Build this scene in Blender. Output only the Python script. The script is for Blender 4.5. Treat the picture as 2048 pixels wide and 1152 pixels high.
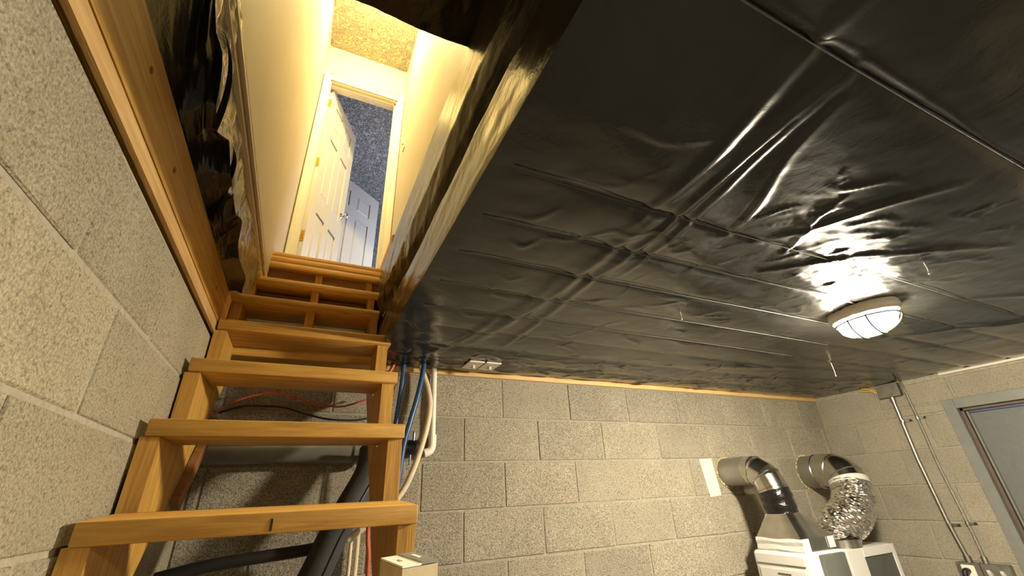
import bpy, bmesh, math, random
import numpy as np
from mathutils import Vector, Matrix
random.seed(7); rng = np.random.default_rng(7)
PI = math.pi
for o in list(bpy.data.objects): bpy.data.objects.remove(o)
S = bpy.context.scene; C = S.collection

# ------------------------------------------------------------------ camera
Z0 = 1.666                     # eye height above the basement floor
F, YAW, PITCH, ROLL = 843.94, math.radians(26.194), math.radians(26.0915), math.radians(-2.695)
fwd = Vector((math.sin(YAW)*math.cos(PITCH), math.cos(YAW)*math.cos(PITCH), math.sin(PITCH)))
rt = Vector((math.cos(YAW), -math.sin(YAW), 0)); up = rt.cross(fwd)
r2 = rt*math.cos(ROLL)+up*math.sin(ROLL); u2 = -rt*math.sin(ROLL)+up*math.cos(ROLL)
cd = bpy.data.cameras.new('camera'); cd.sensor_width = 36; cd.lens = F/2048*36; cd.clip_start = .01
cam = bpy.data.objects.new('camera', cd); C.objects.link(cam)
cam.matrix_world = Matrix(((r2.x,u2.x,-fwd.x,0),(r2.y,u2.y,-fwd.y,0),(r2.z,u2.z,-fwd.z,Z0),(0,0,0,1)))
S.camera = cam
# ------------------------------------------------------------------ world, exposure
w = bpy.data.worlds.new('world'); S.world = w; w.use_nodes = True
w.node_tree.nodes['Background'].inputs[0].default_value = (.03,.035,.05,1); w.node_tree.nodes['Background'].inputs[1].default_value = .3
vs = S.view_settings; vs.view_transform = 'Standard'; vs.look = 'None'; vs.gamma = 1; vs.use_curve_mapping = False
vs.exposure = 0.5
LAMP, HALL, ROOM = 1150., 640., 22.       # basement lamp radiance, assumed hall lamp radiance, assumed room daylight watts
LAMP_COL = (1.0,.87,.65); HALL_COL = (1.0,.80,.38)
# added area light for assumed daylight beyond the hall door, no window is built
ld = bpy.data.lights.new('assumed_room_daylight','AREA'); ld.energy = ROOM; ld.color = (.78,.84,1.0); ld.shape='RECTANGLE'; ld.size=1.0; ld.size_y=1.1
lo = bpy.data.objects.new('assumed_room_daylight', ld); C.objects.link(lo); lo.location=(1.62,4.15,2.35+Z0); lo.rotation_euler=(0,math.radians(90),0)

# ------------------------------------------------------------------ materials
def nt(name):
    m = bpy.data.materials.new(name); m.use_nodes = True
    t = m.node_tree; return m, t, t.nodes['Principled BSDF']
def N(t, typ, **k):
    n = t.nodes.new(typ)
    for a,b in k.items(): setattr(n,a,b)
    return n
def L(t,a,b): t.links.new(a,b)
def col(c): return (c[0],c[1],c[2],1)
def coords(t, scale=(1,1,1), rot=(0,0,0)):
    g = N(t,'ShaderNodeNewGeometry'); mp = N(t,'ShaderNodeMapping')
    mp.inputs['Scale'].default_value = scale; mp.inputs['Rotation'].default_value = rot
    L(t,g.outputs['Position'],mp.inputs['Vector']); return mp.outputs['Vector']
def noise(t, v, sc, det=3, rough=.55, dist=0):
    n = N(t,'ShaderNodeTexNoise'); n.inputs['Scale'].default_value=sc; n.inputs['Detail'].default_value=det
    n.inputs['Roughness'].default_value=rough; n.inputs['Distortion'].default_value=dist; L(t,v,n.inputs['Vector']); return n.outputs['Fac']
def ramp(t, f, stops):
    r = N(t,'ShaderNodeValToRGB'); e = r.color_ramp.elements
    while len(e) < len(stops): e.new(.5)
    for x,(p,c) in zip(e,stops): x.position=p; x.color=col(c)
    L(t,f,r.inputs['Fac']); return r.outputs['Color']
def mix(t, a, b, f, mode='MIX'):
    n = N(t,'ShaderNodeMix', data_type='RGBA', blend_type=mode)
    for s,v in ((n.inputs[6],a),(n.inputs[7],b),(n.inputs[0],f)):
        if hasattr(v,'links') or hasattr(v,'is_output'): L(t,v,s)
        else: s.default_value = col(v) if isinstance(v,tuple) else v
    return n.outputs[2]
def bump(t, p, h, st, d=.01, prev=None):
    b = N(t,'ShaderNodeBump'); b.inputs['Strength'].default_value=st; b.inputs['Distance'].default_value=d
    L(t,h,b.inputs['Height'])
    if prev: L(t,prev,b.inputs['Normal'])
    L(t,b.outputs['Normal'],p.inputs['Normal']); return b.outputs['Normal']
def simple(name, c, rough=.5, metal=0, var=.12, sc=30, bst=.1, bd=.002, spec=.5, coat=0):
    m,t,p = nt(name); v = coords(t)
    f = noise(t,v,sc,4)
    a = tuple(x*(1-var) for x in c); b = tuple(min(1,x*(1+var)) for x in c)
    L(t,ramp(t,f,[(.3,a),(.7,b)]),p.inputs['Base Color'])
    p.inputs['Roughness'].default_value=rough; p.inputs['Metallic'].default_value=metal; p.inputs['Specular IOR Level'].default_value=spec
    p.inputs['Coat Weight'].default_value=coat
    if bst: bump(t,p,noise(t,v,sc*6,3),bst,bd)
    return m
def wood(name, axis, c1=(.35,.172,.03), c2=(.71,.43,.095), rough=.5):
    m,t,p = nt(name); s=[1,1,1]; s['xyz'.index(axis)]=.06
    v = coords(t,tuple(s)); f = noise(t,v,38,5,.6,1.2); f2 = noise(t,v,230,3,.6)
    big = noise(t,coords(t),3.2,2)
    c = ramp(t,f,[(.25,c1),(.48,tuple((a+b)/2 for a,b in zip(c1,c2))),(.75,c2)])
    c = mix(t,c,ramp(t,f2,[(.3,(.82,.76,.68)),(.65,(1,1,1))]),.6,'MULTIPLY')
    c = mix(t,c,ramp(t,big,[(.3,(.86,.82,.76)),(.7,(1.0,1,1))]),.8,'MULTIPLY')
    L(t,c,p.inputs['Base Color']); p.inputs['Roughness'].default_value=rough
    bump(t,p,f2,.25,.003); return m
def block_mat(name, dark, lite, pit=.75, sc=150, pm_f=.9):
    m,t,p = nt(name); v = coords(t)
    f = noise(t,v,sc,4,.7); f2 = noise(t,v,5,3); f3 = noise(t,v,sc*2.6,2,.6)
    c = ramp(t,f,[(.36,dark),(.5,tuple((a+b)*.5 for a,b in zip(dark,lite))),(.62,lite)])
    oi = N(t,'ShaderNodeObjectInfo')
    c = mix(t,c,ramp(t,oi.outputs['Random'],[(0,(.84,.84,.85)),(1,(1.08,1.07,1.04))]),.9,'MULTIPLY')
    c = mix(t,c,ramp(t,f2,[(.3,(.82,.8,.77)),(.7,(1.05,1.04,1.02))]),.7,'MULTIPLY')
    pm = noise(t,coords(t,(1,1,1.15)),sc*.62,3,.6,.5)
    c = mix(t,c,ramp(t,pm,[(.35,(.42,.40,.36)),(.45,(1,1,1))]),pm_f,'MULTIPLY')
    L(t,c,p.inputs['Base Color']); p.inputs['Roughness'].default_value=.93; p.inputs['Specular IOR Level'].default_value=.2
    n1 = bump(t,p,f,pit,.006); n2 = bump(t,p,pm,pit,.005,n1); bump(t,p,f3,pit*.5,.003,n2); return m
def plastic(name, c=(.006,.006,.0055), rough=.26, sx=(1,1,1), bst=.28, spec=.5, metal=0):
    m,t,p = nt(name); v = coords(t,sx)
    L(t,ramp(t,noise(t,v,9,4),[(.3,c),(.75,tuple(x*1.5+.001 for x in c))]),p.inputs['Base Color'])
    f = noise(t,v,14,5,.62,.6); g = noise(t,v,60,3,.6,.4)
    p.inputs['Specular IOR Level'].default_value=spec; p.inputs['Metallic'].default_value=metal
    rr = N(t,'ShaderNodeMapRange'); rr.inputs[3].default_value=rough*.75; rr.inputs[4].default_value=rough*1.35
    L(t,noise(t,v,4,3),rr.inputs[0]); L(t,rr.outputs[0],p.inputs['Roughness'])
    n1 = bump(t,p,f,bst,.012); bump(t,p,g,bst*.35,.004,n1); return m
def metal(name, c=(.62,.61,.58), rough=.22, sc=30):
    m,t,p = nt(name); v=coords(t); f=noise(t,v,sc,4,.6)
    L(t,ramp(t,f,[(.3,tuple(x*.8 for x in c)),(.7,c)]),p.inputs['Base Color'])
    p.inputs['Metallic'].default_value=1; rr=N(t,'ShaderNodeMapRange'); rr.inputs[3].default_value=rough*.7; rr.inputs[4].default_value=rough*1.5
    L(t,f,rr.inputs[0]); L(t,rr.outputs[0],p.inputs['Roughness']); bump(t,p,noise(t,v,sc*.5,3),.12,.004); return m
def emit(name, c, s):
    m = bpy.data.materials.new(name); m.use_nodes=True; t=m.node_tree; t.nodes.clear()
    e=N(t,'ShaderNodeEmission'); o=N(t,'ShaderNodeOutputMaterial'); e.inputs[0].default_value=col(c); e.inputs[1].default_value=s
    L(t,e.outputs[0],o.inputs[0]); return m
def stucco(name, c, rough=.8, sc=45, st=.9, d=.012):
    m,t,p=nt(name); v=coords(t); f=noise(t,v,sc,3,.55,1.6)
    L(t,ramp(t,noise(t,v,2.5,3),[(.3,tuple(x*.94 for x in c)),(.7,c)]),p.inputs['Base Color'])
    p.inputs['Roughness'].default_value=rough
    r=ramp(t,f,[(.45,(0,0,0)),(.58,(1,1,1))]); bump(t,p,r,st,d); return m
M = {}
M['block']=block_mat('concrete_block',(.16,.143,.110),(.58,.535,.435),.7,260)
M['block_left']=block_mat('left_concrete_block',(.27,.245,.18),(.50,.455,.345),.6,210,.65)
M['block_right']=block_mat('painted_concrete_block',(.25,.228,.18),(.35,.322,.258),.22,120,.25)
M['mortar']=simple('mortar',(.31,.285,.22),.95,0,.18,60,.5,.004)
M['mortar_left']=simple('left_mortar',(.38,.35,.27),.95,0,.15,60,.5,.004)
M['floor']=simple('concrete_floor',(.12,.113,.10),.75,0,.2,6,.3,.003)
M['plain']=simple('plain_wall',(.42,.39,.32),.9,0,.1,10,.2)
M['wx']=wood('pine_along_x','x'); M['wy']=wood('pine_along_y','y'); M['wz']=wood('pine_along_z','z')
M['wy_pale']=wood('sawn_pine_along_y','y',(.40,.24,.08),(.66,.45,.20),.7)
M['plate']=wood('sill_plate_pine','x',(.52,.33,.12),(.80,.58,.27),.6)
M['wdark']=wood('aged_brown_wood','x',(.16,.07,.02),(.34,.17,.055),.6)
M['wtrim']=wood('brown_trim','y',(.14,.055,.02),(.28,.12,.045),.45)
M['plastic']=plastic('black_polythene',(.007,.0068,.006),.19,(1,1,1),.11,.62)
M['plastic_side']=plastic('black_polythene_side',(.02,.019,.016),.22,(2.2,.35,.7),.4,.8)
M['plastic_drape']=plastic('black_polythene_drape',(.004,.004,.0038),.2,(1,1,1),.15,.35)
M['silver']=plastic('grey_clear_polythene',(.42,.41,.38),.16,(1,.5,.8),1.0,.9,.4)
M['cream']=simple('cream_paint',(.52,.455,.32),.6,0,.04,3,.12,.002)
M['casing']=simple('white_gloss_casing',(.60,.56,.45),.4,0,.03,6,.05)
M['hallceil']=stucco('hall_ceiling_texture',(.52,.455,.33),.8,24,1.0,.03)
M['stucco']=stucco('room_stucco',(.60,.59,.60),.85,24,1.0,.035)
M['doorpaint']=simple('door_paint',(.58,.54,.46),.42,0,.03,5,.06)
M['doorpaint2']=simple('far_door_paint',(.52,.50,.47),.5,0,.03,5,.06)
M['brass']=metal('brass',(.85,.56,.12),.25); M['steel']=metal('chrome',(.7,.7,.7),.12)
M['galv']=metal('galvanised_steel',(.62,.61,.57),.2,18); M['galvdull']=metal('dull_galvanised_steel',(.42,.41,.37),.5,60)
M['foil']=metal('crinkled_foil',(.95,.93,.89),.16,55)
M['conduit']=metal('conduit_steel',(.40,.39,.35),.36,60)
M['white']=simple('white_enamel',(.60,.59,.56),.35,0,.03,8,.04); M['whitepvc']=simple('white_pvc',(.80,.76,.64),.4,0,.04,20,.05)
M['paper']=simple('white_paper_tape',(.54,.53,.50),.8,0,.05,30,.3); M['tan']=simple('tan_hose',(.66,.56,.38),.5,0,.06,30,.1)
M['blue']=simple('blue_pex',(.015,.075,.22),.35,0,.1,30,.05); M['red']=simple('red_pex',(.50,.09,.035),.4,0,.1,30,.05)
M['black']=simple('black_rubber',(.012,.012,.012),.5,0,.2,30,.2); M['foam']=simple('black_foam_lagging',(.035,.036,.036),.75,0,.2,30,.4)
M['blacktape']=simple('black_tape',(.008,.007,.007),.18,0,.2,12,.5,.006); M['darkgrey']=simple('dark_grey_panel',(.075,.078,.07),.5,0,.1,14,.1)
M['pipe']=simple('grey_drain_pipe',(.13,.125,.11),.45,0,.12,20,.1); M['greybox']=metal('grey_steel_box',(.38,.37,.33),.42,40)
M['doorgrey']=simple('grey_steel_door',(.115,.122,.118),.5,0,.06,50,.08); M['framegrey']=simple('grey_door_frame',(.17,.175,.16),.5,0,.08,20,.1)
M['framedark']=simple('brown_door_stop',(.10,.07,.05),.6,0,.1,20,.1); M['bluestrip']=simple('blue_weatherstrip',(.05,.06,.15),.5,0,.1,20,.1)
M['card']=simple('tan_cardboard',(.52,.43,.27),.8,0,.1,25,.1); M['cardwhite']=simple('white_card',(.82,.80,.76),.6,0,.03,20,.05)
M['cardgrey']=simple('grey_print',(.20,.20,.18),.5,0,.06,20,.05); M['greysheet']=simple('dusty_grey_board',(.34,.33,.28),.6,0,.25,12,.5,.006)
M['yellow']=simple('yellow_cable',(.62,.42,.06),.5,0,.05,30,.05); M['twine']=simple('white_twine',(.62,.58,.48),.8,0,.1,60,.2)
M['line']=simple('dark_twine',(.03,.027,.02),.7,0,.1,60,.2); M['foamy']=simple('spray_foam',(.70,.58,.28),.9,0,.12,60,.8,.01)
M['rimwhite']=simple('lamp_housing',(.55,.50,.42),.5,0,.05,20,.1); M['wire']=simple('guard_wire',(.003,.003,.0025),.9,0,.1,40,0,spec=0)
M['fill_lampglass']=emit('fill_lamp_glass_lit',LAMP_COL,LAMP*.2); M['lampglass']=emit('lamp_glass_lit',LAMP_COL,LAMP); M['hallglass']=emit('hall_lamp_glass_lit',HALL_COL,HALL)  # the dim glass is for the added fill lamp
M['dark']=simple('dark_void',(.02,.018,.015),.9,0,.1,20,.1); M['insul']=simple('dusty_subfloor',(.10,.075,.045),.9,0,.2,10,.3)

# ------------------------------------------------------------------ mesh helpers (coordinates relative to the eye; Z0 is added on build)
ORG = {}
class MB:
    def __init__(s): s.v=[]; s.f=[]
    def add(s, vs, fs):
        k=len(s.v); s.v += [tuple(v) for v in vs]; s.f += [tuple(i+k for i in f) for f in fs]; return s
    def bm(s, b):
        b.verts.index_update(); s.add([v.co for v in b.verts],[[v.index for v in f.verts] for f in b.faces]); b.free(); return s
    def box(s, a, b, bev=0, seg=1, mat=None):
        bb=bmesh.new(); bmesh.ops.create_cube(bb,size=1)
        d=[abs(b[i]-a[i]) for i in range(3)]; c=[(b[i]+a[i])/2 for i in range(3)]
        for v in bb.verts: v.co=Vector((v.co.x*d[0],v.co.y*d[1],v.co.z*d[2]))
        if bev: bmesh.ops.bevel(bb,geom=bb.edges[:],offset=min(bev,min(d)*.45),segments=seg,affect='EDGES',profile=.5)
        for v in bb.verts:
            if mat is not None: v.co = mat @ v.co
            v.co += Vector(c)
        return s.bm(bb)
    def tube(s, path, r, seg=12, cap=True, flat=None):
        P=[Vector(p) for p in path]; n=len(P); rs=r if isinstance(r,(list,tuple)) else [r]*n
        T=[(P[min(i+1,n-1)]-P[max(i-1,0)]).normalized() for i in range(n)]
        a=Vector((0,0,1)) if abs(T[0].z)<.9 else Vector((1,0,0)); u=T[0].cross(a).normalized(); vs=[]
        for i in range(n):
            u=(u-T[i]*u.dot(T[i])).normalized(); w_=T[i].cross(u)
            for k in range(seg):
                an=2*PI*k/seg; vs.append(P[i]+(u*math.cos(an)+w_*math.sin(an))*rs[i])
        fs=[(i*seg+k,i*seg+(k+1)%seg,(i+1)*seg+(k+1)%seg,(i+1)*seg+k) for i in range(n-1) for k in range(seg)]
        if cap: fs += [tuple(range(seg-1,-1,-1)),tuple((n-1)*seg+k for k in range(seg))]
        return s.add(vs,fs)
    def prism(s, poly, axis, a, b):          # polygon extruded along an axis; poly in the other two axes (order xyz)
        n=len(poly)
        def mk(p,t):
            q=list(p); q.insert('xyz'.index(axis),t); return q
        vs=[mk(p,a) for p in poly]+[mk(p,b) for p in poly]
        fs=[tuple(range(n)),tuple(range(2*n-1,n-1,-1))]+[(i,i+n,(i+1)%n+n,(i+1)%n) for i in range(n)]
        return s.add(vs,fs)
    def loft(s, rings, cap=True):
        n=len(rings[0]); vs=[p for r in rings for p in r]
        fs=[(i*n+k,i*n+(k+1)%n,(i+1)*n+(k+1)%n,(i+1)*n+k) for i in range(len(rings)-1) for k in range(n)]
        if cap: fs += [tuple(range(n-1,-1,-1)),tuple((len(rings)-1)*n+k for k in range(n))]
        return s.add(vs,fs)
    def build(s, name, mat, parent=None, smooth=False, origin=None, fix=True):
        A=np.array(s.v,float)
        if origin is None:
            lo,hi=A.min(0),A.max(0); o=np.array([(lo[0]+hi[0])/2,(lo[1]+hi[1])/2,lo[2]])
        else: o=np.array(origin,float)
        me=bpy.data.meshes.new(name); me.from_pydata([tuple(x) for x in (A-o)],[],s.f)
        if fix:
            b=bmesh.new(); b.from_mesh(me); bmesh.ops.recalc_face_normals(b,faces=b.faces[:]); b.to_mesh(me); b.free()
        me.materials.append(mat)
        if smooth: smoothmesh(me, smooth if smooth is not True else 40)
        ob=bpy.data.objects.new(name,me); C.objects.link(ob); put(ob,o,parent); return ob
def smoothmesh(me, ang):
    for p in me.polygons: p.use_smooth=True
    b=bmesh.new(); b.from_mesh(me)
    for e in b.edges:
        if len(e.link_faces)==2 and e.calc_face_angle(0)>math.radians(ang): e.smooth=False
    b.to_mesh(me); b.free()
def put(ob, o, parent=None):
    if parent is not None:
        ob.parent=parent; p=ORG[parent.name]; ob.location=(o[0]-p[0],o[1]-p[1],o[2]-p[2])
    else: ob.location=(o[0],o[1],o[2]+Z0)
    ORG[ob.name]=tuple(o)
def tag(o, label, cat, group=None):
    o['label']=label; o['category']=cat
    if group: o['group']=group
    return o
def thing(name, loc, label, cat, group=None):
    e=bpy.data.objects.new(name,None); e.empty_display_size=.05; C.objects.link(e); put(e,loc); return tag(e,label,cat,group)
def struct(o, label=None):
    o['kind']='structure'
    if label: o['label']=label
    return o
def bx(name,a,b,mat,parent=None,bev=0,seg=1): return MB().box(a,b,bev,seg).build(name,mat,parent)
def sheet(fn, nu, nv):                     # fn(u,v)->xyz arrays over a grid
    U,V=np.meshgrid(np.linspace(0,1,nu),np.linspace(0,1,nv)); X,Y,Z=fn(U,V)
    m=MB(); m.v=list(map(tuple,np.stack([X,Y,Z],-1).reshape(-1,3)))
    idx=np.arange(nu*nv).reshape(nv,nu)
    m.f=list(map(tuple,np.stack([idx[:-1,:-1],idx[:-1,1:],idx[1:,1:],idx[1:,:-1]],-1).reshape(-1,4).tolist())); return m
def vnoise(X,Y,seed=0):                    # smooth value noise, numpy
    r=np.random.default_rng(seed); T=r.random((64,64))
    xi=np.floor(X).astype(int); yi=np.floor(Y).astype(int); fx=X-xi; fy=Y-yi; fx=fx*fx*(3-2*fx); fy=fy*fy*(3-2*fy)
    g=lambda a,b:T[a%64,b%64]
    return (g(xi,yi)*(1-fx)+g(xi+1,yi)*fx)*(1-fy)+(g(xi,yi+1)*(1-fx)+g(xi+1,yi+1)*fx)*fy-.5
def fbm(X,Y,seed=0,o=4):
    s=0;a=1
    for k in range(o): s=s+a*vnoise(X*2**k+17*k,Y*2**k+5*k,seed+k); a*=.5
    return s
def ridge(X,Y,p,q,wd,amp):                 # one fold: gaussian across, tapered along
    p=np.array(p);q=np.array(q);d=q-p;l=np.hypot(*d);d=d/l
    t=((X-p[0])*d[0]+(Y-p[1])*d[1])/l; c=-(X-p[0])*d[1]+(Y-p[1])*d[0]
    tt=np.clip(t,0,1); e=np.where((t>0)&(t<1),np.sin(PI*tt)**.7,0); c=c+.012*np.sin(7*t+3*p[0])
    return amp*e*np.exp(-(c/wd)**2)

XL,XR,YB,ZC = -.347,3.6,2.03,.585
FL = -Z0
ROW = [.553-.2025*k for k in range(12)]    # block courses, top to bottom
# ------------------------------------------------------------------ block walls
BC={}
def block_mesh(l,h,d,var,key):
    k=(round(l,3),var,key)
    if k in BC: return BC[k]
    m=MB().box((-l/2,-d/2,-h/2),(l/2,d/2,h/2),.003+.001*var,1)
    r=random.Random(hash((round(l,3),var)) & 0xffff)
    v=[(x+r.uniform(-.0012,.0012),y+r.uniform(-.0012,.0012),z+r.uniform(-.0012,.0012)) for x,y,z in m.v]
    me=bpy.data.meshes.new('concrete_block'); me.from_pydata(v,[],m.f); me.materials.append(key); BC[k]=me; return me
def blocks(parent, axis, plane, sgn, s0, s1, joints, mat, z_hi=99, z_lo=-99, skip=None):
    # axis 'x': wall runs along x at y=plane, face toward sgn*y
    J=.0075; n=0
    for r in range(11):
        zt,zb=ROW[r],max(ROW[r+1],FL)
        if zt-zb<.04: continue
        off=joints[r%2]; k=math.floor((s0-off)/.406); e=off+k*.406
        while e<s1:
            a,b=max(e,s0),min(e+.406,s1); e+=.406
            if b-a<.03: continue
            za,zz=zb,zt
            segs=[(a,b,za,zz)]
            if skip: segs=skip(a,b,za,zz)
            for (a_,b_,z1,z2) in segs:
                if b_-a_<.03 or z2-z1<.03: continue
                me=block_mesh(b_-a_-J,z2-z1-J,.03,random.randrange(3),mat) if abs((z2-z1)-.2025)<.002 else None
                if me is None:
                    m=MB().box((-(b_-a_-J)/2,-.015,-(z2-z1-J)/2),((b_-a_-J)/2,.015,(z2-z1-J)/2),.004); me=bpy.data.meshes.new('concrete_block'); me.from_pydata(m.v,[],m.f); me.materials.append(mat)
                ob=bpy.data.objects.new('concrete_block',me); C.objects.link(ob)
                jit=random.uniform(-.0015,.0015); c=(a_+b_)/2; z=(z1+z2)/2
                pos=(c,plane-sgn*(.015+jit),z) if axis=='x' else (plane-sgn*(.015+jit),c,z)
                if axis=='y': ob.rotation_euler=(0,0,PI/2)
                put(ob,pos,parent); n+=1
R=.0045
wb=struct(MB().box((XL-.2,YB+R,FL),(XR+.2,YB+.2,.553)).build('wall_back',M['mortar']),'grey concrete block wall behind the stairs and ducts')
blocks(wb,'x',YB,-1,XL,XR,(.911,1.109),M['block'])
wl=struct(MB().box((XL-.2,-1.8,FL),(XL-R,YB+.19,.553)).build('wall_left',M['mortar_left']),'tan concrete block wall left of the stairs')
blocks(wl,'y',XL,1,.16,YB,(.765,.967),M['block_left'])
DY0,DY1,DZ=.36,1.287,.411                 # basement door opening
wr=MB().box((XR+R,DY1,FL),(XR+.2,YB+.19,.58)).box((XR+R,-1.8,DZ),(XR+.2,DY1,.58)).box((XR+R,-1.8,FL),(XR+.2,DY0,DZ)).build('wall_right',M['mortar'])
struct(wr,'pale painted concrete block wall with the grey door')
def skipd(a,b,z1,z2):
    if a>=DY1-.001 or z1>=DZ-.001 or b<=DY0: return [(a,b,z1,z2)]
    out=[]
    if b>DY1: out.append((DY1,b,z1,min(z2,DZ) if z2>DZ else z2))
    if a<DY0: out.append((a,DY0,z1,z2))
    if z2>DZ: out.append((a,b,DZ,z2))
    return out
blocks(wr,'y',XR,-1,0.05,YB,(1.22,1.42),M['block_right'],skip=skipd)
struct(bx('floor',(XL-.2,-2,FL-.1),(XR+.2,YB+.19,FL),M['floor']),'bare grey concrete basement floor')
struct(bx('wall_front',(XL-.2,-2,FL),(XR+.2,-1.8,.58),M['plain']),'plain wall behind the viewer')
struct(bx('ceiling',(.31,-2,.63),(XR+.2,YB+.1,.70),M['insul']),'dusty subfloor hidden above the black sheeting, a backing slab to block light')  # hidden backing above the sheet, stops light leaking through

# ------------------------------------------------------------------ ceiling sheet
STR=[.16,.57,.742,.912,1.095,1.275]
def ceil_fn(U,V):
    X=.247+(XR-.247-.004)*U; Y=-1.75+(YB-.004+1.75)*V
    D=np.zeros_like(X)
    ed=np.clip((X-.247)/.25,0,1)
    # sag between the twine lines
    ys=[-.35,-.1]+STR+[1.45,1.65,1.85,2.03]
    for a,b in zip(ys[:-1],ys[1:]):
        t=np.clip((Y-a)/(b-a),0,1); D+=np.where((Y>=a)&(Y<b),np.sin(PI*t)**.6,0)*.0055*min((b-a)/.18,1.2)*(.55+1.0*(fbm(X*1.3,Y*0+a*9,3)+.5))*ed
    # long diagonal tension folds
    for p,q,wd,am in [((.72,1.72),(.735,.62),.016,.006),((.735,1.0),(.70,.12),.010,.006),((.80,.9),(.71,.14),.009,.005),((.62,1.5),(.70,.5),.02,.007),
                      ((.66,.7),(.60,.05),.016,.007),((.56,1.75),(.66,.8),.03,.007),((.92,.62),(.74,.2),.012,.006),((1.0,.60),(1.25,.22),.014,.008),((1.15,.62),(1.02,.35),.011,.006),
                      ((1.10,.74),(1.55,.40),.012,.006),((1.3,.58),(1.75,.30),.012,.006),((.46,1.8),(.60,1.2),.02,.007),((2.3,1.0),(2.9,.35),.02,.008),((2.4,.8),(3.2,.25),.02,.007),((2.1,.6),(3.0,.05),.018,.007),
                      ((1.8,1.55),(3.3,1.3),.03,.010),((2.2,1.75),(3.5,1.45),.025,.008)]:
        D+=ridge(X,Y,p,q,wd,am)
    r=np.random.default_rng(5)
    for k in range(150):                  # short creases, denser around the lamp and the middle
        if k<95: c=np.array([1.45+.38*r.normal(),.62+.22*r.normal()]); an=math.radians(r.normal(-28,16))
        else: c=np.array([r.uniform(.4,3.4),r.uniform(.2,1.95)]); an=math.radians(r.normal(-20,35))
        l=r.uniform(.06,.26); d=np.array([math.cos(an),math.sin(an)])*l/2
        D+=ridge(X,Y,c-d,c+d,r.uniform(.004,.011),r.uniform(.001,.0042))
    for k in range(150):                  # pucker along the back and right edges
        c=np.array([r.uniform(.3,3.5),1.78+.16*r.normal()]); an=math.radians(r.normal(10,25)); l=r.uniform(.06,.25); d=np.array([math.cos(an),math.sin(an)])*l/2
        D+=ridge(X,Y,c-d,c+d,r.uniform(.006,.014),r.uniform(.002,.006))
    D+=.006*fbm(X*2.6,Y*3.2,11,3)+.0012*fbm(X*14,Y*24,21,3)
    near=np.exp(-((X-1.50)/.45)**2-((Y-.60)/.26)**2)
    D+=near*(.0045*fbm(X*13+Y*9,Y*34-X*6,61,4)+.0016*fbm(X*45,Y*80,67,3))
    # twine pulls the sheet up in a sharp line
    for s in STR: D-= .0035*np.exp(-np.abs(Y-s-.004*np.sin(X*3))/.006)*ed
    Z=ZC-.004-D
    return X,Y,Z
cs=sheet(ceil_fn,560,440).build('ceiling_sheet',M['plastic'],None,fix=False); smoothmesh(cs.data,180)
tag(cs,'wide black plastic sheet stapled across the basement ceiling','plastic sheet')
for i,s in enumerate(STR):
    x=np.linspace(.3,(2.6 if i<3 else 2.2),30)
    tw=MB().tube([(a,s+.004*math.sin(a*3),ZC-.0085) for a in x],.0013,6).build('twine_line',M['line'])
    tag(tw,['dark twine on black ceiling sheet, nearest the viewer','dark twine on black ceiling sheet, second from the viewer, passing before the lamp','dark twine on black ceiling sheet, third from the viewer','dark twine on black ceiling sheet, fourth from the viewer','dark twine on black ceiling sheet, fifth from the viewer','dark twine on black ceiling sheet, nearest the back wall'][i],'twine','twine lines under the ceiling sheet')
# ------------------------------------------------------------------ stairwell side sheet
PROF=[(.247,.580),(.246,.60),(.249,.68),(.252,.745),(.290,.770),(.300,.835),(.272,.885),(.254,.945),(.262,1.08),(.276,1.2),(.287,1.29)]
pl=np.array(PROF); cum=np.r_[0,np.cumsum(np.hypot(*np.diff(pl,axis=0).T))]; cum/=cum[-1]
def side_fn(U,V):
    Y=-.6+2.96*U; px=np.interp(V,cum,pl[:,0]); pz=np.interp(V,cum,pl[:,1])
    env=np.sin(PI*np.clip(V,0.02,1))**.5
    # folds run mostly along the sheet, fanning down toward the far lower corner
    sl=(Y-1.95); fan=np.arctan2(pz-.5,1.98-Y+.25)
    n=.005*fbm(fan*26,Y*2.2,31,3)+.0022*fbm(Y*9+pz*3,pz*13,37,4)+.0012*fbm(Y*30,pz*9,41,3)
    X=px+n*env
    lim=np.interp(Y,[1.5,2.0],[0,.006])
    return X+lim*0,Y,pz+.004*fbm(Y*12,pz*12,43,2)*env
ss=sheet(side_fn,420,130).build('stairwell_sheet',M['plastic_side'],None,fix=False); smoothmesh(ss.data,180)
tag(ss,'crumpled black plastic sheet hung down the right side of the stairwell','plastic sheet')
struct(bx('stairwell_backing_right',(.33,-2,.70),(.40,2.9,1.27),M['insul']),'backing slab hidden behind the stairwell sheet, added to block light')  # unseen backing slab, put in to block light behind the sheet
# header sheet over the near end of the stairwell
def head_fn(U,V):
    X=-.302+.60*U; t=V*1.65
    Y=np.where(t<.12,.815+.006*np.sin(X*9),.815-(t-.12)); Z=np.where(t<.12,1.395-t,1.275)
    return X,Y+.004*fbm(X*14,t*14,51),Z+.008*fbm(X*9,t*9,55)
hs=sheet(head_fn,120,180).build('header_sheet',M['plastic_drape'],None,fix=False); smoothmesh(hs.data,60)
tag(hs,'black plastic sheet wrapping the header above the near end of the stairwell','plastic sheet')
m=MB(); 
scr=sheet(lambda U,V:(.205+.045*U+.012*V,.50+.05*V+.01*np.sin(U*5),1.262-.05*U*V-.012*np.sin(V*6)*U-.012),14,14).build('plastic_scrap',M['silver'],None,fix=False); smoothmesh(scr.data,180)
tag(scr,'small pale torn scrap of plastic hanging beside the black header sheet','plastic scrap')

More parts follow.
